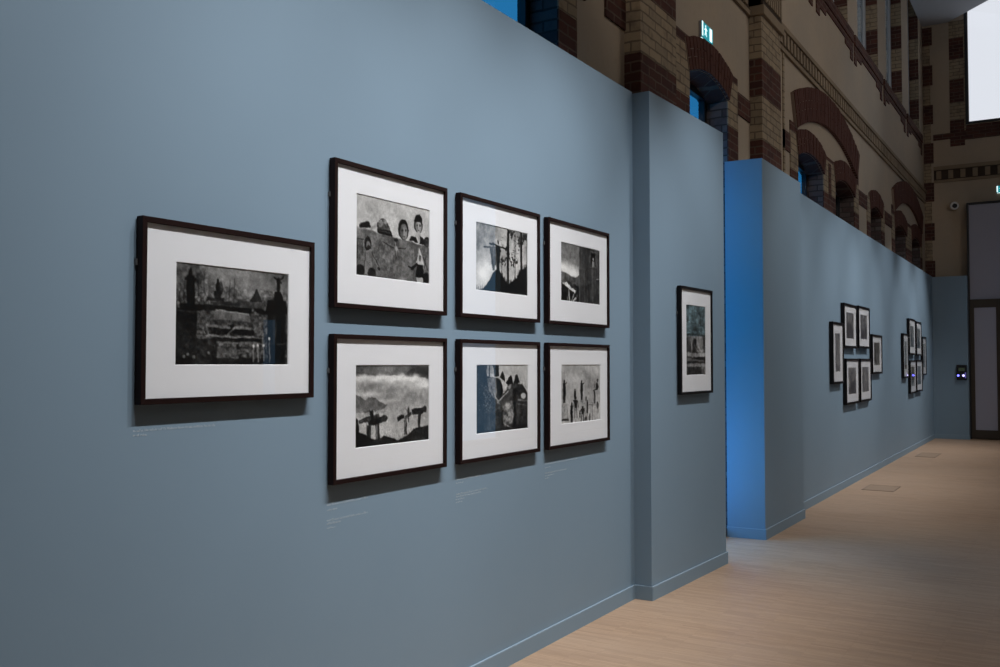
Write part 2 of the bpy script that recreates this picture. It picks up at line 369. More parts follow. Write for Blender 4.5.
# windows of the old wall
def window(idx, y0, y1, z0, z1, xg, fr, glass, fw=0.06, rails=(), posts=()):
    o = bpy.data.objects.new('window_%d' % idx, None); COL.objects.link(o); o.location = (xg, (y0 + y1) / 2, z0); struct(o)
    h = (y1 - y0) / 2; H = z1 - z0; q = MB()
    q.box(-0.03, 0.03, -h, -h + fw, 0, H, fr); q.box(-0.03, 0.03, h - fw, h, 0, H, fr)
    q.box(-0.03, 0.03, -h + fw, h - fw, 0, fw, fr); q.box(-0.03, 0.03, -h + fw, h - fw, H - fw, H, fr)
    for r in rails: q.box(-0.025, 0.025, -h + fw, h - fw, r - 0.02, r + 0.02, fr)
    for r in posts: q.box(-0.025, 0.025, r - 0.025, r + 0.025, fw, H - fw, fr)
    q.build('window_frame', o)
    g = MB(); g.poly([(0, -h + fw, fw), (0, h - fw, fw), (0, h - fw, H - fw), (0, -h + fw, H - fw)], glass); g.build('pane', o, recalc=False)
for i, op in enumerate(LOW): window(i + 1, op[0], op[1], op[2], op[3] + op[4] - 0.02, -0.43, DARKMETAL, BLUEGLASS if i < 3 else DARKGLASS)
for i, op in enumerate(UPP): window(i + 9, op[0], op[1], op[2], op[3], -0.42, PALEMETAL, GREYGLASS, fw=0.09, posts=(0,))

# ------------------------------------------------------------------ painted exhibition walls
def wall_prism(name, pts, z1=3.49):
    q = MB(); q.prism(pts, 0, z1, PAINT); return struct(q.build(name))
A = [(0, YB), (0, 5.93), (0.0, 5.94), (-0.1, 5.94), (-0.1, YB)]
wall_prism('wall_left_near', [(0, YB), (0, 5.94), (-0.06, 5.94), (-0.06, YB)])
Bp = [(0.127, 5.94), (0.1825, 7.35), (0.06, 7.35), (-0.05, 5.97), (-0.06, 5.94)]
wall_prism('wall_left_panel', Bp, 3.48)
Cp = [(-0.18, 8.50), (0.165, 8.52), (0.17, 9.92), (-0.18, 9.92)]
wall_prism('wall_left_pier', Cp, 3.50)
wall_prism('wall_left_far', [(0.042, 9.92), (-0.01, 22.0), (-0.13, 22.0), (-0.13, 9.92)], 3.49)
wall_prism('wall_end_panel', [(-0.13, 22.0), (0.665, 22.0), (0.665, 22.2), (-0.13, 22.2)], 3.48)
def skirting(name, pts, out=0.012, h=0.09):
    q = MB()
    for (a, b) in zip(pts, pts[1:]):
        d = Vector((b[0] - a[0], b[1] - a[1], 0)).normalized(); n = Vector((d.y, -d.x, 0)) * out; e = d * out
        a2 = Vector((a[0], a[1], 0)) - e * 0.0; b2 = Vector((b[0], b[1], 0)) + e * 0.9
        q.prism([a2, b2, b2 + n, a2 + n], 0.0, h, SKIRT)
        q.prism([a2, b2, b2 + n * 0.9, a2 + n * 0.9], h, h + 0.0035, EDGE)
    return struct(q.build(name))
skirting('baseboard_left_near', [(0, YB), (0, 5.925)])
skirting('baseboard_left_jog', [(0.0, 5.94), (0.127, 5.94)])
skirting('baseboard_left_panel', [(0.127, 5.94), (0.1825, 7.35)])
skirting('baseboard_left_pier_front', [(-0.18, 8.50), (0.165, 8.52)])
skirting('baseboard_left_pier', [(0.165, 8.52), (0.17, 9.92)])
skirting('baseboard_left_far', [(0.042, 9.935), (-0.01, 21.98)])
skirting('baseboard_end', [(0.0, 22.0), (0.665, 22.0)])

# ------------------------------------------------------------------ end wall
m = MB()
for (x0, x1, z0, z1) in ((-0.7, 0.67, 0, 6.83), (0.67, 4.6, 5.05, 6.83), (4.6, XR + 0.3, 0, ZC), (-0.7, 0.665, 6.83, ZC), (0.665, 4.6, 10.6, ZC)):
    m.box(x0, x1, YE, YE + 0.3, z0, z1, PLASTER)
m.box(0.67, 4.6, YE + 0.02, YE + 0.3, 0, 5.05, DARKSTONE)  # dark backing added behind the doors to block light from outside
WE = struct(m.build('wall_end'))
def eb(x0, x1, z0, z1, mm, pr=0.012, name='brick_quoin'):
    q = MB(); q.box(x0, x1, YE - pr, YE + 0.02, z0, z1, mm); return q.build(name, WE)
q = MB()
for a, b, mm in bands(3.4, 9.1): q.box(XB, 0.0 - (0.05 if mm is CREAM else 0), YE - 0.014, YE + 0.02, a, b, mm)
q.build('brick_quoin', WE)
q = MB()
for a, b, mm in [(6.38, 6.95, RED), (6.95, 7.35, CREAM), (7.35, 7.85, RED), (7.85, 8.3, CREAM), (8.3, 8.78, RED), (8.78, 9.15, CREAM)]:
    q.box(0.34, 0.63, YE - 0.014, YE + 0.02, a, b, mm)
q.box(0.625, 0.65, YE - 0.03, YE + 0.02, 6.7, 9.15, CREAM); q.build('brick_quoin', WE)
eb(0.0, 0.34, 6.55, 6.68, RED, 0.02, 'brick_sill'); eb(0.63, 4.6, 6.50, 6.81, RED, 0.02, 'brick_sill')
q = MB()
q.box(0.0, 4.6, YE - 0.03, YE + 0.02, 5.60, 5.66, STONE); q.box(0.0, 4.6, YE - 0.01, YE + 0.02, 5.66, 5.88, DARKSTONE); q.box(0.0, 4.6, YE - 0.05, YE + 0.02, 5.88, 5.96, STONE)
for i in range(20): q.box(0.05 + i * 0.24, 0.15 + i * 0.24, YE - 0.03, YE, 5.68, 5.86, STONE)
q.build('dentil_course', WE)
# big end window
o = bpy.data.objects.new('window_8', None); COL.objects.link(o); o.location = (0.665, YE, 6.83); struct(o)
q = MB(); q.box(-0.02, 0.05, -0.03, 0.06, 0, 3.77, DARKMETAL); q.box(3.83, 3.9, -0.03, 0.06, 0, 3.77, DARKMETAL); q.box(0.05, 3.83, -0.03, 0.06, 0, 0.05, DARKMETAL)
q.box(1.9, 1.96, -0.03, 0.06, 0.05, 3.77, DARKMETAL); q.build('window_frame', o)
g = MB(); g.poly([(0.05, 0.03, 0.05), (3.83, 0.03, 0.05), (3.83, 0.03, 3.77), (0.05, 0.03, 3.77)], CLEARGLASS); g.build('pane', o, recalc=False)
# tall recess with lilac panel above the doors
q = MB(); q.box(0.69, 4.6, 22.26, 22.32, 2.90, 5.02, LILAC); struct(q.build('trim_1'))
q = MB(); q.box(0.66, 0.70, 22.2, 22.52, 0, 5.05, DARKMETAL); q.box(0.66, 4.6, 22.24, 22.52, 5.02, 5.07, DARKMETAL); struct(q.build('trim_2'))
for di, x0 in enumerate((0.70, 1.24)):
    o = bpy.data.objects.new('door_%d' % (di + 1), None); COL.objects.link(o); o.location = (x0, 22.2, 0); struct(o)
    wd = 0.54 if di == 0 else 1.1
    q = MB(); q.box(0, 0.075, -0.02, 0.05, 0.01, 2.98, DOORFRAME); q.box(wd - 0.05, wd, -0.02, 0.05, 0.01, 2.98, DOORFRAME)
    q.box(0.075, wd - 0.05, -0.02, 0.05, 0.01, 0.2, DOORFRAME); q.box(0.075, wd - 0.05, -0.02, 0.05, 2.80, 2.98, DOORFRAME); q.build('door_frame', o, bevel=0.004)
    q = MB(); q.box(0.075, wd - 0.05, 0.0, 0.03, 0.2, 2.80, LILAC); q.build('door_panel', o)
    if di: q = MB(); q.box(0.02, 0.05, -0.08, -0.05, 0.9, 1.5, DARKMETAL); q.box(0.02, 0.05, -0.06, -0.02, 0.92, 0.95, DARKMETAL); q.box(0.02, 0.05, -0.06, -0.02, 1.45, 1.48, DARKMETAL); q.build('door_handle', o)
q = MB(); q.box(2.34, 4.6, 22.2, 22.3, 0, 3.0, DOORFRAME); struct(q.build('trim_3'))

# ------------------------------------------------------------------ small fittings
def exit_sign(loc, rz, label):
    t = empty('exit_sign', loc, label, 'exit sign', None, rz)      # front faces local +x
    q = MB(); q.box(0, 0.025, -0.15, 0.15, 0, 0.15, GREYPL); q.build('housing', t, bevel=0.004)
    GRN = bpy.data.materials.get('sign_green') or mat('sign_green', (0, 0.2, 0.2), 0.4, 0.3, 0, (0.005, 0.22, 0.27), 1.0)
    WHT = bpy.data.materials.get('sign_white') or mat('sign_white', (0.8, 0.8, 0.8), 0.4, 0.3, 0, (0.70, 0.97, 1.0), 1.3)
    q = MB(); q.box(0.025, 0.029, -0.145, 0.145, 0.005, 0.145, GRN); q.build('lit_face', t)
    X = 0.0315
    q = MB(); q.box(X - 0.002, X, -0.145, -0.120, 0.015, 0.145, WHT); q.build('doorway_symbol', t)
    q = MB(); c8 = [(-0.055 + 0.012 * math.cos(i * math.pi / 4), 0.118 + 0.012 * math.sin(i * math.pi / 4)) for i in range(8)]
    body = [(-0.062, 0.105), (-0.044, 0.105), (-0.016, 0.092), (-0.012, 0.082), (-0.038, 0.088), (-0.038, 0.068), (-0.022, 0.032), (-0.034, 0.028),
            (-0.052, 0.062), (-0.068, 0.030), (-0.082, 0.036), (-0.066, 0.066), (-0.068, 0.086), (-0.084, 0.078), (-0.088, 0.086)]
    q.poly([(X, *c) for c in c8], WHT); q.poly([(X, *c) for c in body], WHT); o = q.build('running_figure_symbol', t, recalc=False)
    q = MB(); q.box(X - 0.002, X, 0.055, 0.115, 0.02, 0.135, WHT); q.build('door_symbol', t)
    q = MB(); q.box(0.005, 0.022, -0.135, 0.135, -0.006, 0, WHT); q.build('downlight_strip', t)
    return t
exit_sign((-0.2, 8.02, 4.50), 0, 'glowing green and white exit sign above the arched brick window')
exit_sign((1.37, YE, 5.27), -math.pi / 2, 'small glowing exit sign on the far end wall above the lilac panel')

t = empty('security_camera', (0.39, YE, 5.06), 'small white security camera with a black lens on the end wall', 'security camera')
q = MB(); q.lathe((0, 0, 0), (0, -1, 0), [(0.07, 0), (0.07, 0.03), (0.05, 0.05)], WHITEPL); q.build('base', t)
q = MB(); q.lathe((0, -0.05, 0.0), (0.25, -1, -0.15), [(0.075, 0), (0.085, 0.04), (0.085, 0.12), (0.07, 0.13)], WHITEPL); q.build('housing', t)
q = MB(); q.lathe((0.033, -0.178, -0.02), (0.25, -1, -0.15), [(0.05, 0), (0.045, 0.012), (0.02, 0.02)], BLACKPL); q.build('lens', t)

t = empty('control_panel', (0.54, 22.0, 1.26), 'small black wall unit with two blue lights on the end panel beside the door', 'wall unit')
q = MB(); q.box(-0.10, 0.10, -0.05, 0, 0, 0.32, BLACKPL); q.build('housing', t, bevel=0.008)
SCR = mat('dim_screen', (0.03, 0.05, 0.02), 0.2, 0.4, 0, (0.25, 0.30, 0.22), 0.06)
q = MB(); q.box(-0.06, 0.06, -0.056, -0.05, 0.19, 0.26, SCR); q.build('screen', t)
LB = mat('blue_led', (0.1, 0.1, 0.8), 0.3, 0.3, 0, (0.12, 0.12, 1.0), 4.5); LW = mat('white_blue_led', (0.5, 0.5, 0.9), 0.3, 0.3, 0, (0.5, 0.45, 1.0), 2.5)
q = MB(); q.lathe((-0.065, -0.05, 0.095), (0, -1, 0), [(0.022, 0), (0.014, 0.012)], LB, 16); q.build('indicator_light', t)['label'] = 'blue indicator light'
q = MB(); q.lathe((0.035, -0.05, 0.095), (0, -1, 0), [(0.024, 0), (0.015, 0.012)], LW, 16); q.build('indicator_light', t)['label'] = 'bluish white indicator light'
q = MB(); q.box(0.06, 0.085, -0.056, -0.05, 0.04, 0.16, mat('violet_strip', (0.1, 0.1, 0.3), 0.3, 0.3, 0, (0.12, 0.10, 0.35), 0.6)); q.build('light_strip', t)

def hatch(x0, x1, y0, y1, label):
    cx, cy = (x0 + x1) / 2, (y0 + y1) / 2; hx, hy = (x1 - x0) / 2, (y1 - y0) / 2
    t = empty('floor_hatch', (cx, cy, 0), label, 'floor hatch')
    q = MB(); W_ = mat('hatch_wood', (0.30, 0.215, 0.15), 0.5); q.box(-hx, hx, -hy, hy, 0.0, 0.003, W_); q.build('lid', t)
    q = MB(); E_ = mat('hatch_rim', (0.16, 0.12, 0.09), 0.4)
    q.box(-hx - .01, hx + .01, -hy - .01, -hy, 0, 0.004, E_); q.box(-hx - .01, hx + .01, hy, hy + .01, 0, 0.004, E_)
    q.box(-hx - .01, -hx, -hy, hy, 0, 0.004, E_); q.box(hx, hx + .01, -hy, hy, 0, 0.004, E_); q.build('rim', t)
hatch(0.26, 0.62, 12.55, 13.1, 'darker rectangular floor hatch at the foot of the nearer far picture group')
hatch(0.22, 0.52, 17.5, 18.3, 'darker rectangular floor hatch near the far end panel')

# ------------------------------------------------------------------ photographs: tones drawn in code on a fine mesh
rng = np.random.RandomState(3)
def vnoise(h, w_, cells, oct=4, seed=0):
    r = np.random.RandomState(seed); out = np.zeros((h, w_)); amp = 1; tot = 0
    for o_ in range(oct):
        cy, cx = max(2, int(cells[1] * 2 ** o_)), max(2, int(cells[0] * 2 ** o_)); g = r.rand(cy + 1, cx + 1)
        yy = np.linspace(0, cy - 1e-6, h); xx = np.linspace(0, cx - 1e-6, w_); iy = yy.astype(int); ix = xx.astype(int)
        fy = yy - iy; fx = xx - ix; fy = (fy * fy * (3 - 2 * fy))[:, None]; fx = (fx * fx * (3 - 2 * fx))[None]
        out += amp * ((g[iy][:, ix] * (1 - fx) + g[iy][:, ix + 1] * fx) * (1 - fy) + (g[iy + 1][:, ix] * (1 - fx) + g[iy + 1][:, ix + 1] * fx) * fy)
        tot += amp; amp *= 0.55
    return out / tot
class Pic:
    def __init__(s, w_, h, base):
        s.w, s.h = w_, h; s.Y, s.X = np.mgrid[0:h, 0:w_]; s.X = (s.X + .5) / w_; s.Y = (s.Y + .5) / h; s.a = np.full((h, w_), float(base)); s.asp = w_ / h
    def put(s, mask, v, op=1.0):
        mask = np.clip(mask, 0, 1) * op; s.a = s.a * (1 - mask) + v * mask
    def soft(s, d): return np.clip(0.5 - d * s.h, 0, 1)      # d in picture heights
    def ell(s, cx, cy, rx, ry, v, op=1.0, rot=0):
        dx, dy = (s.X - cx) * s.asp, s.Y - cy; c, q_ = math.cos(rot), math.sin(rot); u, w2 = dx * c + dy * q_, -dx * q_ + dy * c
        rr = np.sqrt((u / (rx * s.asp)) ** 2 + (w2 / ry) ** 2); s.put(s.soft((rr - 1) * min(rx * s.asp, ry)), v, op)
    def rect(s, x0, x1, y0, y1, v, op=1.0):
        s.put(s.soft(np.maximum(np.maximum((x0 - s.X) * s.asp, (s.X - x1) * s.asp), np.maximum(y0 - s.Y, s.Y - y1))), v, op)
    def blob(s, cx, cy, rx, ry, v, op=1.0):
        s.put(np.exp(-((s.X - cx) / rx) ** 2 - ((s.Y - cy) / ry) ** 2), v, op)
    def line(s, x0, y0, x1, y1, t, v, op=1.0, t2=None):
        t2 = t if t2 is None else t2
        px, py = s.X * s.asp, s.Y; ax, ay, bx, by = x0 * s.asp, y0, x1 * s.asp, y1
        L = (bx - ax) ** 2 + (by - ay) ** 2 + 1e-9; k_ = np.clip(((px - ax) * (bx - ax) + (py - ay) * (by - ay)) / L, 0, 1)
        d = np.hypot(px - ax - k_ * (bx - ax), py - ay - k_ * (by - ay)) - (t + (t2 - t) * k_); s.put(s.soft(d), v, op)
    def under(s, pts, v, op=1.0, tex=None):     # fill below a profile
        xs, ys_ = zip(*pts); prof = np.interp(s.X[0], xs, ys_)[None]; mk = s.soft(prof - s.Y); s.put(mk, v if tex is None else v + tex, op)
    def poly(s, pts, v, op=1.0):
        ins = np.zeros_like(s.X, bool); n = len(pts)
        for i in range(n):
            (x1, y1), (x2, y2) = pts[i], pts[(i + 1) % n]
            c = ((y1 > s.Y) != (y2 > s.Y)) & (s.X < (x2 - x1) * (s.Y - y1) / ((y2 - y1) or 1e-9) + x1); ins ^= c
        s.put(ins.astype(float), v, op)
    def tex(s, amp, cells, seed, region=None, oct=4):
        t = (vnoise(s.h, s.w, cells, oct, seed) - 0.5) * 2 * amp
        if region: x0, x1, y0, y1 = region; t = t * ((s.X > x0) & (s.X < x1) & (s.Y > y0) & (s.Y < y1))
        s.a = s.a + t
    def out(s, c=1.25, m=0.46, grain=0.035):
        sd = int(s.a.sum()) % 9999; g = np.random.RandomState(sd).randn(s.h, s.w) * grain
        # break up the drawn outlines, then add the mottled detail of a real print
        amp = s.h * 0.016
        dx = (vnoise(s.h, s.w, (16, 12), 4, sd + 1) - .5) * 2 * amp; dy = (vnoise(s.h, s.w, (16, 12), 4, sd + 2) - .5) * 2 * amp
        yi = np.clip(np.arange(s.h)[:, None] + dy, 0, s.h - 1.001); xi = np.clip(np.arange(s.w)[None] + dx, 0, s.w - 1.001)
        y0, x0 = yi.astype(int), xi.astype(int); fy, fx = yi - y0, xi - x0; A = s.a
        a = (A[y0, x0] * (1 - fx) + A[y0, x0 + 1] * fx) * (1 - fy) + (A[y0 + 1, x0] * (1 - fx) + A[y0 + 1, x0 + 1] * fx) * fy
        mid = (vnoise(s.h, s.w, (26, 18), 4, sd + 3) - .5) * .28 * np.clip(1.15 - abs(a - .42) * 2.2, .12, 1)
        lg = (vnoise(s.h, s.w, (5, 4), 2, sd + 4) - .5) * .14
        return np.clip(0.5 + (a + mid + lg - m) * c + g * (0.4 + a), 0.03, 0.98)
PW, PH = 186, 124
def noise_like(p, cells, seed, oct=4): return vnoise(p.h, p.w, cells, oct, seed) - 0.5
def head(p, x, y, w_, h_, hair=0.08, face=0.5, hat=False, shade=1):
    p.ell(x, y, w_, h_, hair); p.ell(x + w_ * .06, y + h_ * .18, w_ * .72, h_ * .76, face)
    p.ell(x - w_ * .45 * shade, y + h_ * .25, w_ * .35, h_ * .6, face * .55, .6)
    for sx in (-.30, .34): p.ell(x + w_ * (.06 + sx), y + h_ * .10, w_ * .17, h_ * .07, .12, .9); p.rect(x + w_ * (.06 + sx - .2), x + w_ * (.06 + sx + .2), y - h_ * .02, y + h_ * .02, .14, .8)
    p.line(x + w_ * .08, y + h_ * .1, x + w_ * .10, y + h_ * .38, w_ * .07, face * 1.25, .8); p.ell(x + w_ * .08, y + h_ * .62, w_ * .26, h_ * .05, .18, .8)
    if hat: p.poly([(x - w_ * 1.05, y - h_ * .15), (x - w_ * .8, y - h_ * .9), (x, y - h_ * 1.15), (x + w_ * .85, y - h_ * .85), (x + w_ * 1.0, y - h_ * .1)], hair)
def tomb():
    p = Pic(PW, PH, 0.42); p.tex(0.16, (4, 3), 1); p.put(np.clip(1 - np.hypot((p.X - .5) * 1.6, (p.Y - .12) * 3), 0, 1), .55, .7); p.tex(0.05, (30, 20), 2, (0, 1, 0, 0.4))
    p.under([(0, .22), (.12, .26), (.22, .34), (.3, .36), (.45, .35), (.6, .33), (.72, .28), (.85, .26), (1, .2)], 0.30, .85); p.tex(0.26, (44, 34), 3, (0, 1, .2, 1))
    for x in (.03, .06, .17, .22, .44, .48): p.line(x, .4, x + .01, .05 + (x * 7 % .15), .004, .12, .7)
    p.ell(.10, .12, .12, .14, .22, .5); p.tex(.2, (40, 30), 31, (0, .26, 0, .4)); p.rect(.085, .15, .12, .45, .07, .95); p.rect(.07, .165, .14, .17, .07); p.ell(.117, .10, .015, .06, .08); p.rect(.03, .2, .40, .46, .07, .9)
    p.rect(.25, .40, .32, .355, .16, .9); p.ell(.345, .205, .020, .055, .07); p.ell(.343, .145, .011, .018, .07); p.rect(.315, .375, .25, .33, .12, .8); p.ell(.37, .22, .025, .07, .15, .7)
    p.rect(.28, .55, .36, .39, .20, .8); p.rect(.55, .76, .33, .40, .26, .8); p.poly([(.62, .33), (.66, .26), (.69, .19), (.72, .26), (.75, .33)], .13, .9); p.rect(.18, .8, .40, .455, .09, .9)
    p.poly([(.31, .54), (.315, .46), (.335, .44), (.62, .465), (.635, .49), (.635, .55)], 0.42); p.line(.33, .445, .62, .470, .005, .62); p.tex(.06, (40, 20), 32, (.31, .64, .45, .55))
    p.rect(.27, .70, .545, .60, .30, .9); p.line(.27, .61, .68, .615, .012, .50, .8); p.rect(.27, .67, .63, .69, .10, .9); p.ell(.47, .60, .02, .025, .08); p.line(.49, .62, .43, .70, .008, .55, .8)
    p.line(.19, .705, .75, .715, .007, .50, .9); p.rect(.3, .75, .72, .76, .09, .9); p.line(.37, .77, .80, .775, .008, .42, .9); p.tex(.20, (60, 44), 4, (.22, .8, .56, 1))
    p.rect(0, .17, .45, 1, .07, .75); p.rect(0, .19, .47, .48, .4, .6); p.rect(.17, .34, .74, 1, .09, .7); p.rect(.3, .8, .93, 1, .08, .7); p.tex(.07, (50, 40), 5, (0, .3, .4, 1)); p.ell(.44, .86, .10, .035, .34, .7); p.tex(.12, (50, 40), 36, (.3, .6, .8, .93))
    p.rect(.80, .98, .30, 1, .06, .95); p.poly([(.78, .42), (.80, .30), (.97, .30), (1, .40), (1, .44)], .05); p.poly([(.85, .30), (.87, .20), (.93, .20), (.95, .30)], .05); p.ell(.90, .13, .018, .09, .05); p.line(.86, .05, .93, .11, .010, .05); p.line(.95, .03, .89, .12, .010, .05); p.rect(.85, .89, .46, .76, .26, .8); p.rect(.79, 1, .76, .78, .35, .5)
    for i, x in enumerate((.665, .71, .765, .82)): y = (.80, .79, .79, .71)[i]; p.rect(x - .005, x + .005, y, .97, .55, .9); p.ell(x, y, .011, .016, .82)
    p.rect(.752, .758, .66, .74, .6)
    for x, y in ((.07, .92), (.1, .90), (.15, .93), (.02, .4), (.27, .88), (.22, .63), (.66, .42), (.68, .45), (.77, .40), (.22, .30)): p.ell(x, y, .012, .018, .5, .8)
    return p.out(1.2, .50)
def men():
    p = Pic(PW, PH, .68); p.tex(.06, (3, 3), 11); p.put(np.clip(p.Y * 2 - .1, 0, 1), .74, .5)
    p.ell(.10, .37, .05, .03, .10); p.line(.05, .39, .17, .38, .018, .10); p.ell(.14, .35, .03, .03, .14); p.line(.19, .40, .30, .32, .022, .60)
    p.poly([(.265, .40), (.27, .32), (.30, .26), (.345, .235), (.39, .26), (.43, .33), (.445, .40)], .30); p.ell(.31, .31, .03, .05, .6, .7); p.ell(.37, .28, .025, .03, .55, .7); p.poly([(.26, .385), (.45, .385), (.475, .45), (.40, .475), (.27, .44)], .07); p.tex(.16, (44, 34), 12, (.27, .44, .24, .37)); p.line(.29, .40, .44, .42, .006, .4, .8)
    head(p, .625, .335, .075, .135, .07, .50); head(p, .835, .225, .062, .125, .06, .60); p.poly([(.77, .19), (.80, .11), (.86, .09), (.90, .15), (.90, .2)], .06)
    p.poly([(.80, .33), (.87, .34), (.90, .47), (.78, .45)], .62); p.poly([(.70, .46), (.74, .40), (.80, .40), (.84, .48)], .09); p.poly([(.86, .36), (.93, .42), (.94, .50), (.86, .48)], .10); p.tex(.22, (60, 40), 15, (.7, .93, .4, .48)); head(p, .965, .44, .045, .07, .06, .3)
    p.under([(0, .40), (.2, .425), (.45, .455), (.7, .47), (.85, .49), (1, .51)], .40, tex=noise_like(p, (10, 8), 13) * .14); p.tex(.08, (70, 50), 14, (0, 1, .46, 1)); p.line(0, .41, .45, .462, .004, .55, .7)
    p.ell(.52, .49, .028, .022, .14); p.line(.34, .54, .50, .60, .006, .16); p.line(.50, .60, .66, .575, .006, .16); p.line(.51, .53, .535, .70, .009, .62, .8, .002); p.line(.50, .6, .53, .72, .004, .18); p.ell(.52, .6, .02, .03, .58)
    for a in range(9): p.line(.52, .6, .52 + .25 * math.cos(a * .7), .6 + .22 * math.sin(a * .7), .0015, .5, .35)
    p.ell(.15, .595, .042, .085, .12); p.ell(.155, .61, .024, .05, .46); p.ell(.155, .645, .02, .03, .18); p.poly([(.11, .68), (.19, .67), (.215, .98), (.09, .98)], .52); p.line(.12, .70, .10, .95, .006, .2); p.line(.19, .71, .285, .88, .012, .48); p.line(.20, .70, .295, .87, .003, .15); p.ell(.29, .89, .02, .02, .2); p.rect(.0, .10, .545, .555, .12); p.rect(.005, .015, .55, .8, .12); p.rect(.07, .078, .55, .75, .14); p.ell(.05, .94, .06, .08, .15); p.ell(.2, .96, .055, .07, .17)
    p.poly([(.80, .76), (.86, .53), (.93, .76)], .68); p.ell(.865, .67, .022, .045, .38); p.line(.85, .655, .88, .655, .004, .1); p.poly([(.825, .76), (.905, .76), (.93, .93), (.80, .93)], .10); p.line(.74, .83, .82, .76, .02, .12); p.line(.70, .80, .76, .84, .012, .14); p.poly([(.81, .93), (.92, .93), (.90, 1), (.83, 1)], .66)
    p.ell(.96, .94, .05, .09, .13); p.line(.92, .66, .98, .82, .008, .14); p.line(.96, .62, .93, .8, .006, .16)
    return p.out(1.25, .50)
def crosses():
    p = Pic(PW, PH, .60); p.tex(.24, (4, 4), 21); p.tex(.08, (16, 12), 22); p.put(np.clip(1 - np.hypot((p.X - .12) * 1.5, p.Y - .75) * 2.2, 0, 1), .90); p.put(np.clip(1 - np.hypot((p.X - .75) * 1.5, p.Y - .5) * 1.8, 0, 1), .80, .8)
    p.line(.15, .345, .42, .325, .013, .25); p.ell(.32, .285, .014, .032, .22); p.poly([(.25, .33), (.40, .33), (.37, .66), (.31, .68)], .34, .95); p.line(.27, .36, .33, .66, .006, .2); p.line(.33, .35, .345, .66, .004, .5)
    p.line(.25, .28, .57, .315, .012, .07); p.ell(.41, .235, .016, .035, .06); p.poly([(.37, .28), (.46, .29), (.435, .70), (.385, .70)], .07)
    p.rect(.352, .368, .60, .66, .85)
    for x, t_ in ((.605, .020), (.872, .020)): p.rect(x - t_, x + t_, 0.0, .9, .05)
    for x in (.485, .73, .755, .985): p.rect(x - .0035, x + .0035, .05 if x > .6 else .45, .85, .10, .9)
    r = np.random.RandomState(5)
    for i in range(150):
        cx, cy, sx, sy = [(.605, .42, .10, .16), (.87, .12, .11, .12), (.72, .48, .07, .08), (.85, .2, .07, .08), (.68, .06, .07, .06), (.5, .5, .06, .10), (.96, .06, .04, .06)][i % 7]
        p.ell(cx + r.randn() * sx * .45, cy + r.randn() * sy * .45, r.uniform(.005, .016), r.uniform(.008, .022), .07, .9)
    for i in range(30): x = r.choice([.73, .76, .485, .605]); y = r.uniform(.1, .6); p.line(x, y, x + r.uniform(-.06, .06), y + r.uniform(-.03, .05), .003, .1, .8)
    prof = [(0, 1.02), (.06, .99), (.14, .96), (.2, .90), (.33, .70), (.37, .66), (.43, .66), (.5, .74), (.56, .82), (.62, .86), (.72, .78), (.78, .74), (.85, .62), (.9, .58), (1, .52)]
    p.under(prof, .055)
    for i in range(60): x = r.uniform(.45, 1); y = np.interp(x, [a for a, b in prof], [b for a, b in prof]); p.line(x, y + .02, x, y - r.uniform(.01, .05), .004, .06)
    for x in (.02, .05, .09, .12, .15): p.line(x, 1, x, .90 + (x * 31 % .05), .003, .12)
    return p.out(1.2, .5)
def cabin():
    p = Pic(PW, PH, .44); p.tex(.08, (3, 4), 31, (0, .5, 0, .5)); p.put(np.clip(p.Y * 1.5 - .2, 0, 1), .55, .6); p.put(np.clip(1 - np.hypot((p.X - .3) * 2.4, (p.Y - .50) * 6), 0, 1), .95); p.put(np.clip(1 - np.hypot((p.X - .05) * 3, (p.Y - .42) * 6), 0, 1), .85)
    p.under([(0, .49), (.1, .51), (.2, .54), (.3, .57), (.36, .57), (.44, .53)], .30, tex=noise_like(p, (40, 5), 33) * .42)
    p.under([(0, .70), (.44, .72)], .06); p.poly([(.03, .70), (.14, .68), (.37, .81), (.33, .85)], .78); p.poly([(.17, .68), (.3, .68), (.40, .78), (.25, .76)], .25); p.tex(.3, (44, 34), 34, (0, .42, .66, .84)); p.line(.33, .86, .37, .80, .008, .8)
    p.line(.19, .80, .21, 1.0, .016, .62); p.line(.15, .92, .17, 1, .012, .5); p.line(.26, .99, .31, .88, .014, .6); p.line(.36, .97, .40, .88, .016, .4); p.line(.30, .99, .36, .93, .02, .7); p.tex(.15, (50, 40), 37, (.12, .44, .8, 1))
    p.rect(.45, 1, 0, 1, .24); p.a = p.a + noise_like(p, (34, 1), 35, 3) * .26 * (p.X > .45); p.rect(.45, .47, 0, 1, .38, .8); p.tex(.05, (60, 40), 38, (.45, 1, 0, 1))
    for x in (.535, .615, .70, .785, .86, .94): p.rect(x, x + .004, 0, 1, .09, .75)
    p.rect(.73, .915, .04, .35, .36); p.rect(.752, .89, .062, .325, .04); p.ell(.825, .185, .018, .026, .62); p.poly([(.80, .23), (.85, .22), (.865, .32), (.79, .32)], .5); p.rect(.73, .93, .345, .36, .08); p.rect(.91, .98, .525, .537, .7); p.rect(.92, .985, .545, .56, .05); p.rect(.93, .937, .56, 1, .09)
    return p.out(1.2, .48)
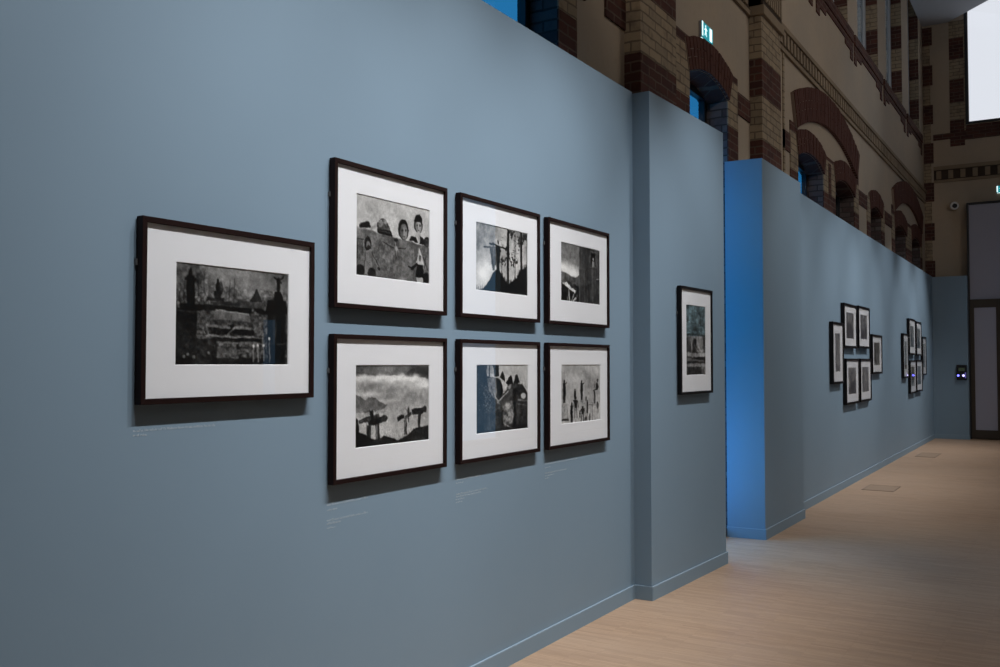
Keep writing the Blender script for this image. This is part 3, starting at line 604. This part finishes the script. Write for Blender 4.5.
def clouds():
    p = Pic(PW, PH, .66); p.tex(.10, (4, 5), 41); p.a += noise_like(p, (7, 9), 45) * .35 * np.clip(1 - abs(p.Y - .28) * 3.2, 0, 1); p.tex(.04, (36, 24), 42)
    p.rect(0, 1, 0, .135, .36, .95); p.blob(.38, .05, .18, .04, .58, .6); p.poly([(.3, .14), (.42, .08), (.5, .14)], .28, .6); p.poly([(.6, .17), (.68, .10), (.76, .04), (1, .02), (1, .19), (.8, .15)], .24, .95); p.line(0, .085, .25, .12, .012, .24, .7); p.line(.25, .12, 1, .14, .010, .26, .6); p.rect(0, 1, 0, .015, .2, .6)
    for i in range(26):
        x = (i * .1618) % 1; y = .165 + .03 * math.sin(i * 2.3) + (.08 if i % 3 == 0 else 0) * (x > .5); p.blob(x, y, .06, .03, .93, .6)
    p.blob(.15, .26, .13, .07, .40, .55); p.blob(.52, .33, .2, .05, .42, .5); p.blob(.62, .42, .24, .06, .50, .5); p.blob(.88, .26, .13, .05, .92, .6); p.blob(.80, .19, .18, .03, .88, .6); p.blob(.15, .36, .18, .03, .85, .7); p.blob(.42, .45, .14, .03, .85, .7); p.tex(.06, (14, 12), 46, (0, 1, .15, .6))
    p.a += noise_like(p, (12, 14), 49) * .16 * np.clip(1 - abs(p.Y - .3) * 4, 0, 1); p.poly([(0, .36), (.06, .38), (.13, .43), (.16, .40), (.2, .39), (.26, .42), (.32, .46), (.42, .50), (.36, .55), (.2, .58), (0, .58)], .34, .8); p.put(np.clip((p.Y - .48) * 3, 0, 1), .74, .75); p.blob(.55, .62, .25, .08, .64, .5)
    # timber posts with carved beams
    p.poly([(.04, .66), (.17, .63), (.175, .69), (.05, .715)], .20); p.poly([(.14, .63), (.30, .60), (.31, .66), (.15, .69)], .24); p.poly([(.18, .56), (.235, .57), (.225, .66), (.19, .66)], .12); p.ell(.215, .58, .012, .03, .1); p.poly([(.15, .68), (.35, .64), (.36, .72), (.17, .76)], .13); p.ell(.37, .67, .043, .045, .20); p.tex(.2, (50, 34), 47, (.04, .42, .56, .76))
    p.rect(.14, .20, .74, .94, .30); p.rect(.255, .31, .72, .94, .14); p.rect(.265, .28, .74, .95, .55, .8); p.line(.17, .76, .15, .93, .008, .12)
    p.poly([(.54, .66), (.63, .63), (.65, .68), (.55, .72)], .17); p.poly([(.65, .66), (.74, .61), (.75, .66), (.66, .70)], .30); p.ell(.70, .60, .014, .05, .22); p.rect(.64, .68, .68, .90, .42); p.rect(.665, .68, .68, .9, .12); p.line(.66, .76, .70, .66, .012, .5); p.line(.70, .65, .71, .74, .008, .2)
    p.poly([(.74, .58), (.91, .56), (.92, .64), (.76, .66)], .16); p.ell(.94, .59, .030, .045, .22); p.tex(.2, (50, 34), 48, (.54, .98, .55, .72)); p.rect(.84, .88, .63, .86, .20); p.rect(.845, .855, .64, .86, .42, .7); p.ell(.0, .76, .05, .07, .13); p.ell(.02, .70, .02, .05, .12)
    p.under([(0, .80), (.06, .81), (.12, .85), (.2, .90), (.24, .92), (.30, .92), (.36, .89), (.42, .91), (.5, .93), (.56, .96), (.62, .94), (.70, .90), (.78, .84), (.86, .82), (1, .80)], .15); p.tex(.18, (70, 46), 44, (0, 1, .82, 1))
    for i in range(16): x = .4 + i * .017; p.line(x, .95, x, .89 + (i * .37 % .05), .002, .2, .8)
    return p.out(1.15, .51)
def crowd():
    p = Pic(PW, PH, .70); p.tex(.04, (3, 3), 51)
    p.rect(0, .20, 0, 1, .16, .97); p.rect(.19, .30, 0, .13, .55, .8); p.rect(.23, .25, 0, .2, .2); p.poly([(.30, 0), (.42, 0), (.42, .17), (.34, .18)], .06); p.ell(.34, .07, .03, .09, .3, .6)
    p.poly([(.17, .14), (.25, .18), (.42, .20), (.46, .24), (.52, .45), (.5, 1), (.2, 1), (.2, .4)], .22); p.poly([(.19, .20), (.36, .19), (.38, .42), (.34, .52), (.24, .40)], .50, .9); p.line(.24, .22, .33, .50, .008, .3); p.poly([(.38, .20), (.46, .26), (.50, .40), (.44, .52), (.39, .42)], .05)
    p.poly([(.43, .18), (.47, .12), (.50, .09), (.54, .20), (.54, .27)], .08)
    p.poly([(.50, .45), (.58, .34), (.72, .28), (.84, .30), (.92, .36), (1, .45), (1, 1), (.42, 1), (.42, .6)], .20)
    p.poly([(.56, .28), (.60, .20), (.66, .15), (.68, .20), (.70, .30)], .05); p.ell(.62, .32, .042, .05, .48); p.ell(.60, .31, .012, .01, .1); p.poly([(.56, .27), (.7, .27), (.7, .30), (.56, .30)], .04); p.poly([(.72, .27), (.74, .16), (.78, .14), (.83, .26)], .05); p.ell(.775, .31, .035, .04, .28); p.poly([(.71, .26), (.83, .26), (.83, .285), (.71, .285)], .04); p.poly([(.82, .36), (.88, .29), (.96, .40), (.98, .46)], .14)
    p.poly([(.36, .60), (.58, .38), (.68, .34), (.68, .48), (.45, .72)], .26); p.line(.38, .58, .60, .40, .010, .60); p.line(.34, .48, .42, .58, .012, .58); p.ell(.40, .55, .03, .02, .6, .8); p.line(.5, .42, .58, .36, .008, .6)
    p.rect(.70, .76, .38, .95, .06, .9); p.ell(.61, .72, .11, .19, .30); p.ell(.60, .64, .07, .06, .55, .8); p.ell(.65, .78, .05, .12, .52, .8); p.ell(.55, .84, .05, .08, .55, .7); p.line(.58, .93, .70, .98, .008, .7); p.tex(.26, (26, 26), 52, (.48, .74, .55, .98))
    p.ell(.91, .49, .055, .045, .68); p.line(.8, .54, 1, .57, .012, .42); p.line(.8, .60, .98, .64, .008, .4); p.tex(.13, (50, 44), 53, (.2, 1, .2, 1)); p.tex(.06, (60, 3), 54, (.76, 1, .6, 1)); p.under([(.0, .97), (1, .93)], .07, .6)
    p.rect(.02, .14, .88, .98, .04); p.ell(.05, .94, .02, .02, .3, .7); p.rect(0, .2, .96, 1, .1)
    r = np.random.RandomState(9)
    for i in range(80): p.ell(.19 + r.randn() * .05, r.uniform(.25, .72), .006, .007, .62, .7)
    return p.out(1.2, .48)
def statues():
    p = Pic(PW, PH, .68); p.tex(.10, (4, 4), 61); p.blob(.72, .32, .12, .2, .54, .6); p.tex(.07, (10, 8), 63, (.5, 1, 0, .6)); p.blob(.3, .12, .2, .08, .6, .5)
    p.under([(0, .66), (.3, .69), (1, .69)], .70, .7)
    def fig(x, y0, y1, w_, v=.12, arm=0, legs=False):
        h = y1 - y0; p.ell(x, y0 + h * .08, w_ * .22, h * .075, v)
        if legs:
            p.poly([(x - w_ * .42, y0 + h * .17), (x + w_ * .42, y0 + h * .17), (x + w_ * .3, y0 + h * .55), (x - w_ * .3, y0 + h * .55)], v)
            p.line(x - w_ * .15, y0 + h * .5, x - w_ * .35, y1, w_ * .12, v); p.line(x + w_ * .15, y0 + h * .5, x + w_ * .35, y1, w_ * .12, v)
            p.line(x - w_ * .4, y0 + h * .2, x - w_ * .65, y0 + h * .5, w_ * .08, v); p.line(x + w_ * .4, y0 + h * .2, x + w_ * .62, y0 + h * .5, w_ * .08, v)
        else: p.poly([(x - w_ * .36, y0 + h * .16), (x + w_ * .36, y0 + h * .16), (x + w_ * .42, y0 + h * .5), (x + w_ * .28, y1), (x - w_ * .32, y1), (x - w_ * .42, y0 + h * .5)], v)
        if arm: p.line(x, y0 + h * .25, x + arm, y0 + h * .12, .010, v)
    fig(.08, .25, .62, .085, .09, .06); fig(.51, .27, .62, .075, .09, .06); p.line(.06, .35, .07, .6, .005, .35, .7); p.rect(.04, .10, .62, .65, .3); p.rect(.48, .54, .62, .66, .55); p.line(.49, .35, .495, .6, .005, .4, .7)
    fig(.34, .42, .60, .06, .12); fig(.36, .54, .92, .10, .12, 0, True); p.line(.29, .62, .42, .64, .010, .12)
    p.ell(.93, .285, .018, .03, .10); p.poly([(.88, .36), (.93, .31), (.965, .40), (.93, .46), (.88, .46)], .12); p.line(.82, .46, .92, .44, .012, .13); p.line(.86, .36, .84, .40, .008, .14); p.line(.94, .32, .955, .27, .006, .12); p.rect(.83, .875, .48, .70, .24); p.rect(.835, .845, .5, .7, .5, .6); p.ell(.93, .71, .022, .045, .22); fig(.94, .68, .86, .05, .2, 0, True)
    p.rect(0, .15, .66, .92, .60); p.rect(0, .18, .925, .955, .08); p.rect(.15, .155, .66, .92, .3)
    fig(.255, .64, 1, .08, .08); p.ell(.255, .69, .020, .035, .15); fig(.53, .72, 1.0, .11, .09, 0, True); p.ell(.53, .76, .016, .03, .2); fig(.655, .62, .86, .055, .18); p.ell(.62, .6, .018, .04, .3, .8); fig(.62, .90, 1.05, .06, .2, 0, True); fig(.72, .86, 1.0, .05, .3); fig(.46, .80, .93, .04, .2)
    p.line(.79, .68, .80, .98, .006, .16); p.line(.70, .71, .95, .73, .004, .4); p.tex(.12, (60, 44), 62, (0, 1, .62, 1))
    return p.out(1.2, .5)
def waterfall():
    p = Pic(100, 124, .36); p.tex(.20, (5, 10), 71, (0, 1, 0, .46)); p.tex(.16, (12, 40), 72, (0, 1, 0, .46))
    r = np.random.RandomState(4)
    for i in range(26): y = r.uniform(.02, .42); x = r.uniform(0, .8); p.line(x, y, x + r.uniform(.1, .35), y + r.uniform(-.05, .08), .003, r.choice([.12, .62, .68]), .6)
    p.rect(0, 1, .41, .44, .16, .8); p.rect(0, 1, .44, .68, .46, .95); p.poly([(.0, .48), (.22, .46), (.26, .7), (0, .7)], .24, .9); p.poly([(.30, .70), (.33, .52), (.42, .46), (.52, .50), (.56, .70)], .07, .95); p.ell(.42, .58, .05, .07, .25, .7); p.rect(.88, 1, .42, .72, .10, .8); p.tex(.22, (14, 20), 73, (0, 1, .42, .72))
    p.rect(0, 1, .68, .735, .58, .9); p.line(0, .75, 1, .77, .006, .12); p.poly([(.4, .74), (1, .73), (1, .79), (.55, .78)], .06); p.rect(0, 1, .80, .835, .10, .7); p.rect(0, 1, .835, .88, .50, .8); p.rect(0, .78, .88, 1, .13, .9); p.tex(.20, (18, 24), 74, (0, 1, .68, 1))
    for i in range(9): p.line(.45 + i * .06, .58 + .03 * (i % 3), .52 + i * .055, .66, .004, .85, .9)
    return p.out(1.2, .44)
def generic(seed, tall=False):
    w_, h = (40, 52) if tall else (60, 44)
    p = Pic(w_, h, .40); r = np.random.RandomState(seed); p.tex(.18, (4, 4), seed); p.tex(.14, (18, 14), seed + 1)
    if r.rand() < .5: p.under([(0, r.uniform(.4, .7)), (.4, r.uniform(.3, .7)), (1, r.uniform(.4, .7))], .2, .8)
    for i in range(6): p.ell(r.rand(), r.uniform(.3, .9), r.uniform(.02, .07), r.uniform(.08, .25), r.choice([.08, .12, .3, .6]), .85)
    return p.out(1.15, .46)

def print_mesh(name, tone, wdt, hgt, parent, x, y0, z0, tint=None):
    h, w_ = tone.shape; me = bpy.data.meshes.new(name)
    ys_ = np.linspace(0, wdt, w_); zs_ = np.linspace(hgt, 0, h); co = np.zeros((h * w_, 3), np.float32)
    co[:, 0] = x; co[:, 1] = y0 + np.tile(ys_, h); co[:, 2] = z0 + np.repeat(zs_, w_)
    i = np.arange(h - 1)[:, None] * w_ + np.arange(w_ - 1)[None]; i = i.ravel()
    f = np.stack([i, i + w_, i + w_ + 1, i + 1], 1)
    me.from_pydata(co.tolist(), [], f.tolist()); me.materials.append(PRINT)
    lin = np.where(tone <= .04045, tone / 12.92, ((tone + .055) / 1.055) ** 2.4)
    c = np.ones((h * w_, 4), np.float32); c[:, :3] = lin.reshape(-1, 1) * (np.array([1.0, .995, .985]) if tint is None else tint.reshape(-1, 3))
    a = me.attributes.new('tone', 'FLOAT_COLOR', 'POINT'); a.data.foreach_set('color', c.ravel()); me.update()
    o = bpy.data.objects.new(name, me); COL.objects.link(o); o.parent = parent; return o

def framed(xw, y0, z0, W_, H_, ph, tone, label, group=None, rz=0, fm=FRAME, face=0.019, depth=0.035, clip=True, tint=None):
    """framed photograph hung on a wall that faces +x; y0,z0 lower near corner; ph = print box (y0,y1,z0,z1) inside the frame"""
    t = empty('framed_photograph', (xw, y0, z0), label, 'framed photograph', group, rz)
    q = MB(); b = 0.004; ins = [(0, 0), (W_, 0), (W_, H_), (0, H_)]
    inn = [(face, face), (W_ - face, face), (W_ - face, H_ - face), (face, H_ - face)]
    for i in range(4):
        j = (i + 1) % 4; A0, A1, B1, B0 = ins[i], ins[j], inn[j], inn[i]
        q.hexa([(b, *A0), (b, *A1), (b, *B1), (b, *B0)], [(depth, *A0), (depth, *A1), (depth, *B1), (depth, *B0)], fm)
    q.box(b, 0.012, face, W_ - face, face, H_ - face, fm)
    q.build('frame', t, bevel=0.0012)
    p0, p1, r0, r1 = ph; q = MB(); xm = depth - 0.011; xp = depth - 0.014; g = 0.0022
    o_ = [(face, face), (W_ - face, face), (W_ - face, H_ - face), (face, H_ - face)]; i_ = [(p0 - g, r0 - g), (p1 + g, r0 - g), (p1 + g, r1 + g), (p0 - g, r1 + g)]; p_ = [(p0, r0), (p1, r0), (p1, r1), (p0, r1)]
    for i in range(4):
        j = (i + 1) % 4
        q.poly([(xm, *o_[i]), (xm, *o_[j]), (xm, *i_[j]), (xm, *i_[i])], MAT_); q.poly([(xm, *i_[i]), (xm, *i_[j]), (xp, *p_[j]), (xp, *p_[i])], MAT_)
    q.build('mount', t, recalc=False)
    print_mesh('photographic_print', tone, p1 - p0, r1 - r0, t, xp, p0, r0, tint)
    q = MB(); q.poly([(depth - 0.006, face, face), (depth - 0.006, W_ - face, face), (depth - 0.006, W_ - face, H_ - face), (depth - 0.006, face, H_ - face)], PANE); q.build('glass', t, recalc=False)
    if clip:
        q = MB()
        q.box(0.0, 0.010, -0.004, 0.0, H_ * 0.74, H_ * 0.74 + 0.02, CLIP); q.build('hanging_clip', t)
    return t
G1 = 'black and white photographs in dark frames on the near wall'
FW, FH = 0.80, 0.613
cols = [2.855, 3.768, 4.665]
framed(0, 1.939, 1.468, FW, FH, (.145, .667, .130, .475), tomb(), 'large dark framed photograph of a graveyard tomb, hung alone at the left of the group', G1)
top = [(men, 'dark framed photograph of three men looking over a painted board, above the cloud picture'),
       (crosses, 'dark framed photograph of cross shaped silhouettes and bare pine trunks on a hill'),
       (cabin, 'dark framed photograph of a plank wall with a small window, above the statues picture')]
bot = [(clouds, 'dark framed photograph of timber posts above a sea of clouds'),
       (crowd, 'dark framed photograph of huddled people in pointed hats'),
       (statues, 'dark framed photograph of statues and people against a pale sky')]
for y, (fn, lb) in zip(cols, top): framed(0, y, 1.832, FW + (.02 if y > 4 else 0), FH, ((.150, .668) if y < 3 else (.157, .675) if y < 4 else (.176, .698)) + (.145, .488), fn(), lb, G1)
for y, (fn, lb) in zip(cols, bot): framed(0, y, 1.110, FW + (.02 if y > 4 else 0), FH, ((.150, .668) if y < 3 else (.163, .678) if y < 4 else (.176, .698)) + (.139, .484), fn(), lb, G1)
WF = waterfall(); WT = np.ones(WF.shape + (3,)); WT[:int(WF.shape[0] * .45)] = (.66, 1.0, 1.12)      # teal glass reflection painted into the upper part of the print
# tall picture on the second panel, which leans a little out of line with the first
ang = -math.atan2(0.057, 1.43)
yb = 6.41; xb = 0.127 + (yb - 5.94) * (0.057 / 1.43) + 0.001
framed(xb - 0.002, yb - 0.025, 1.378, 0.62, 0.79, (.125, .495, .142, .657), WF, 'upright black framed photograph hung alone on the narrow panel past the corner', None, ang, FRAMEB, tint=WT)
G2 = 'cluster of framed photographs in the middle of the far wall'; G3 = 'cluster of framed photographs near the end of the far wall'
def far(y0, y1, z0, z1, seed, lb, grp):
    xw = 0.042 - (y0 - 9.92) * (0.052 / 12.08) + 0.0005; W_, H_ = y1 - y0, z1 - z0
    ph = (W_ * .27, W_ * .73, H_ * .2, H_ * .82) if W_ < H_ else (W_ * .2, W_ * .8, H_ * .22, H_ * .80)
    framed(xw, y0, z0, W_, H_, ph, generic(seed, W_ < H_), lb, grp, math.atan(0.052 / 12.08), FRAMEB, 0.03, 0.05, False)
far(11.79, 12.42, 1.353, 2.12, 101, 'upright framed photograph at the left of the middle cluster on the far wall', G2)
far(12.48, 13.31, 1.81, 2.39, 103, 'framed photograph, upper left of the middle cluster on the far wall', G2)
far(13.44, 14.27, 1.82, 2.405, 105, 'framed photograph, upper right of the middle cluster on the far wall', G2)
far(12.57, 13.43, 1.07, 1.672, 107, 'framed photograph, lower left of the middle cluster on the far wall', G2)
far(13.53, 14.345, 1.075, 1.675, 109, 'framed photograph, lower right of the middle cluster on the far wall', G2)
far(14.47, 15.29, 1.453, 2.038, 111, 'framed photograph at the right end of the middle cluster on the far wall', G2)
far(17.47, 18.04, 1.353, 2.137, 113, 'upright framed photograph at the left of the farthest cluster', G3)
far(18.18, 18.97, 1.77, 2.43, 115, 'framed photograph, upper left of the farthest cluster', G3)
far(19.10, 19.80, 1.76, 2.41, 117, 'framed photograph, upper right of the farthest cluster', G3)
far(18.26, 18.99, 1.06, 1.672, 119, 'framed photograph, lower left of the farthest cluster', G3)
far(19.08, 19.86, 1.075, 1.677, 121, 'framed photograph, lower right of the farthest cluster', G3)
far(19.96, 20.48, 1.38, 2.14, 123, 'upright framed photograph at the right end of the farthest cluster', G3)

# ------------------------------------------------------------------ wall captions: rows of tiny white lettering, too small to read
def caption(lines, label):
    q = MB(); r = random.Random(hash(label) % 1000 if False else len(label)); y00 = lines[0][0]
    for (y0, z0, ln, h) in lines:
        y = y0
        while y < y0 + ln:
            wd = r.choice((2, 3, 5, 6, 8))
            for i in range(wd):
                if y > y0 + ln: break
                hh = h * r.choice((0.65, 0.65, 0.7, 1.0)); kx = r.random(); a = 0.0012
                q.box(0, 0.0006, y, y + a, z0, z0 + hh, LETTER)
                if kx < .6: q.box(0, 0.0006, y + a, y + 0.0036, z0 + hh - a, z0 + hh, LETTER); 
                if kx > .3: q.box(0, 0.0006, y + a, y + 0.0036, z0, z0 + a, LETTER)
                y += 0.0052
            y += 0.004
    o = q.build('caption', recalc=False); tag(o, label, 'caption'); return o
caption([(1.938, 1.381, .34, .0075), (1.938, 1.366, .055, .007)], 'white caption lettering on the wall under the graveyard photograph')
caption([(2.857, 1.025, .25, .008), (2.857, 1.004, .06, .006)], 'upper block of white caption lettering under the sea of clouds photograph')
caption([(2.857, .962, .25, .008), (2.857, .949, .085, .007), (2.857, .932, .05, .006)], 'lower block of white caption lettering under the sea of clouds photograph')
caption([(3.781, 1.030, .22, .007), (3.781, 1.014, .06, .006)], 'upper block of white caption lettering under the huddled people photograph')
caption([(3.781, .958, .28, .008), (3.781, .946, .22, .007), (3.781, .934, .07, .006), (3.781, .920, .05, .006)], 'lower block of white caption lettering under the huddled people photograph')
caption([(4.68, 1.024, .40, .007), (4.68, 1.004, .07, .006)], 'upper block of white caption lettering under the statues photograph')
caption([(4.68, .972, .26, .008), (4.68, .958, .10, .006), (4.68, .943, .05, .006)], 'lower block of white caption lettering under the statues photograph')
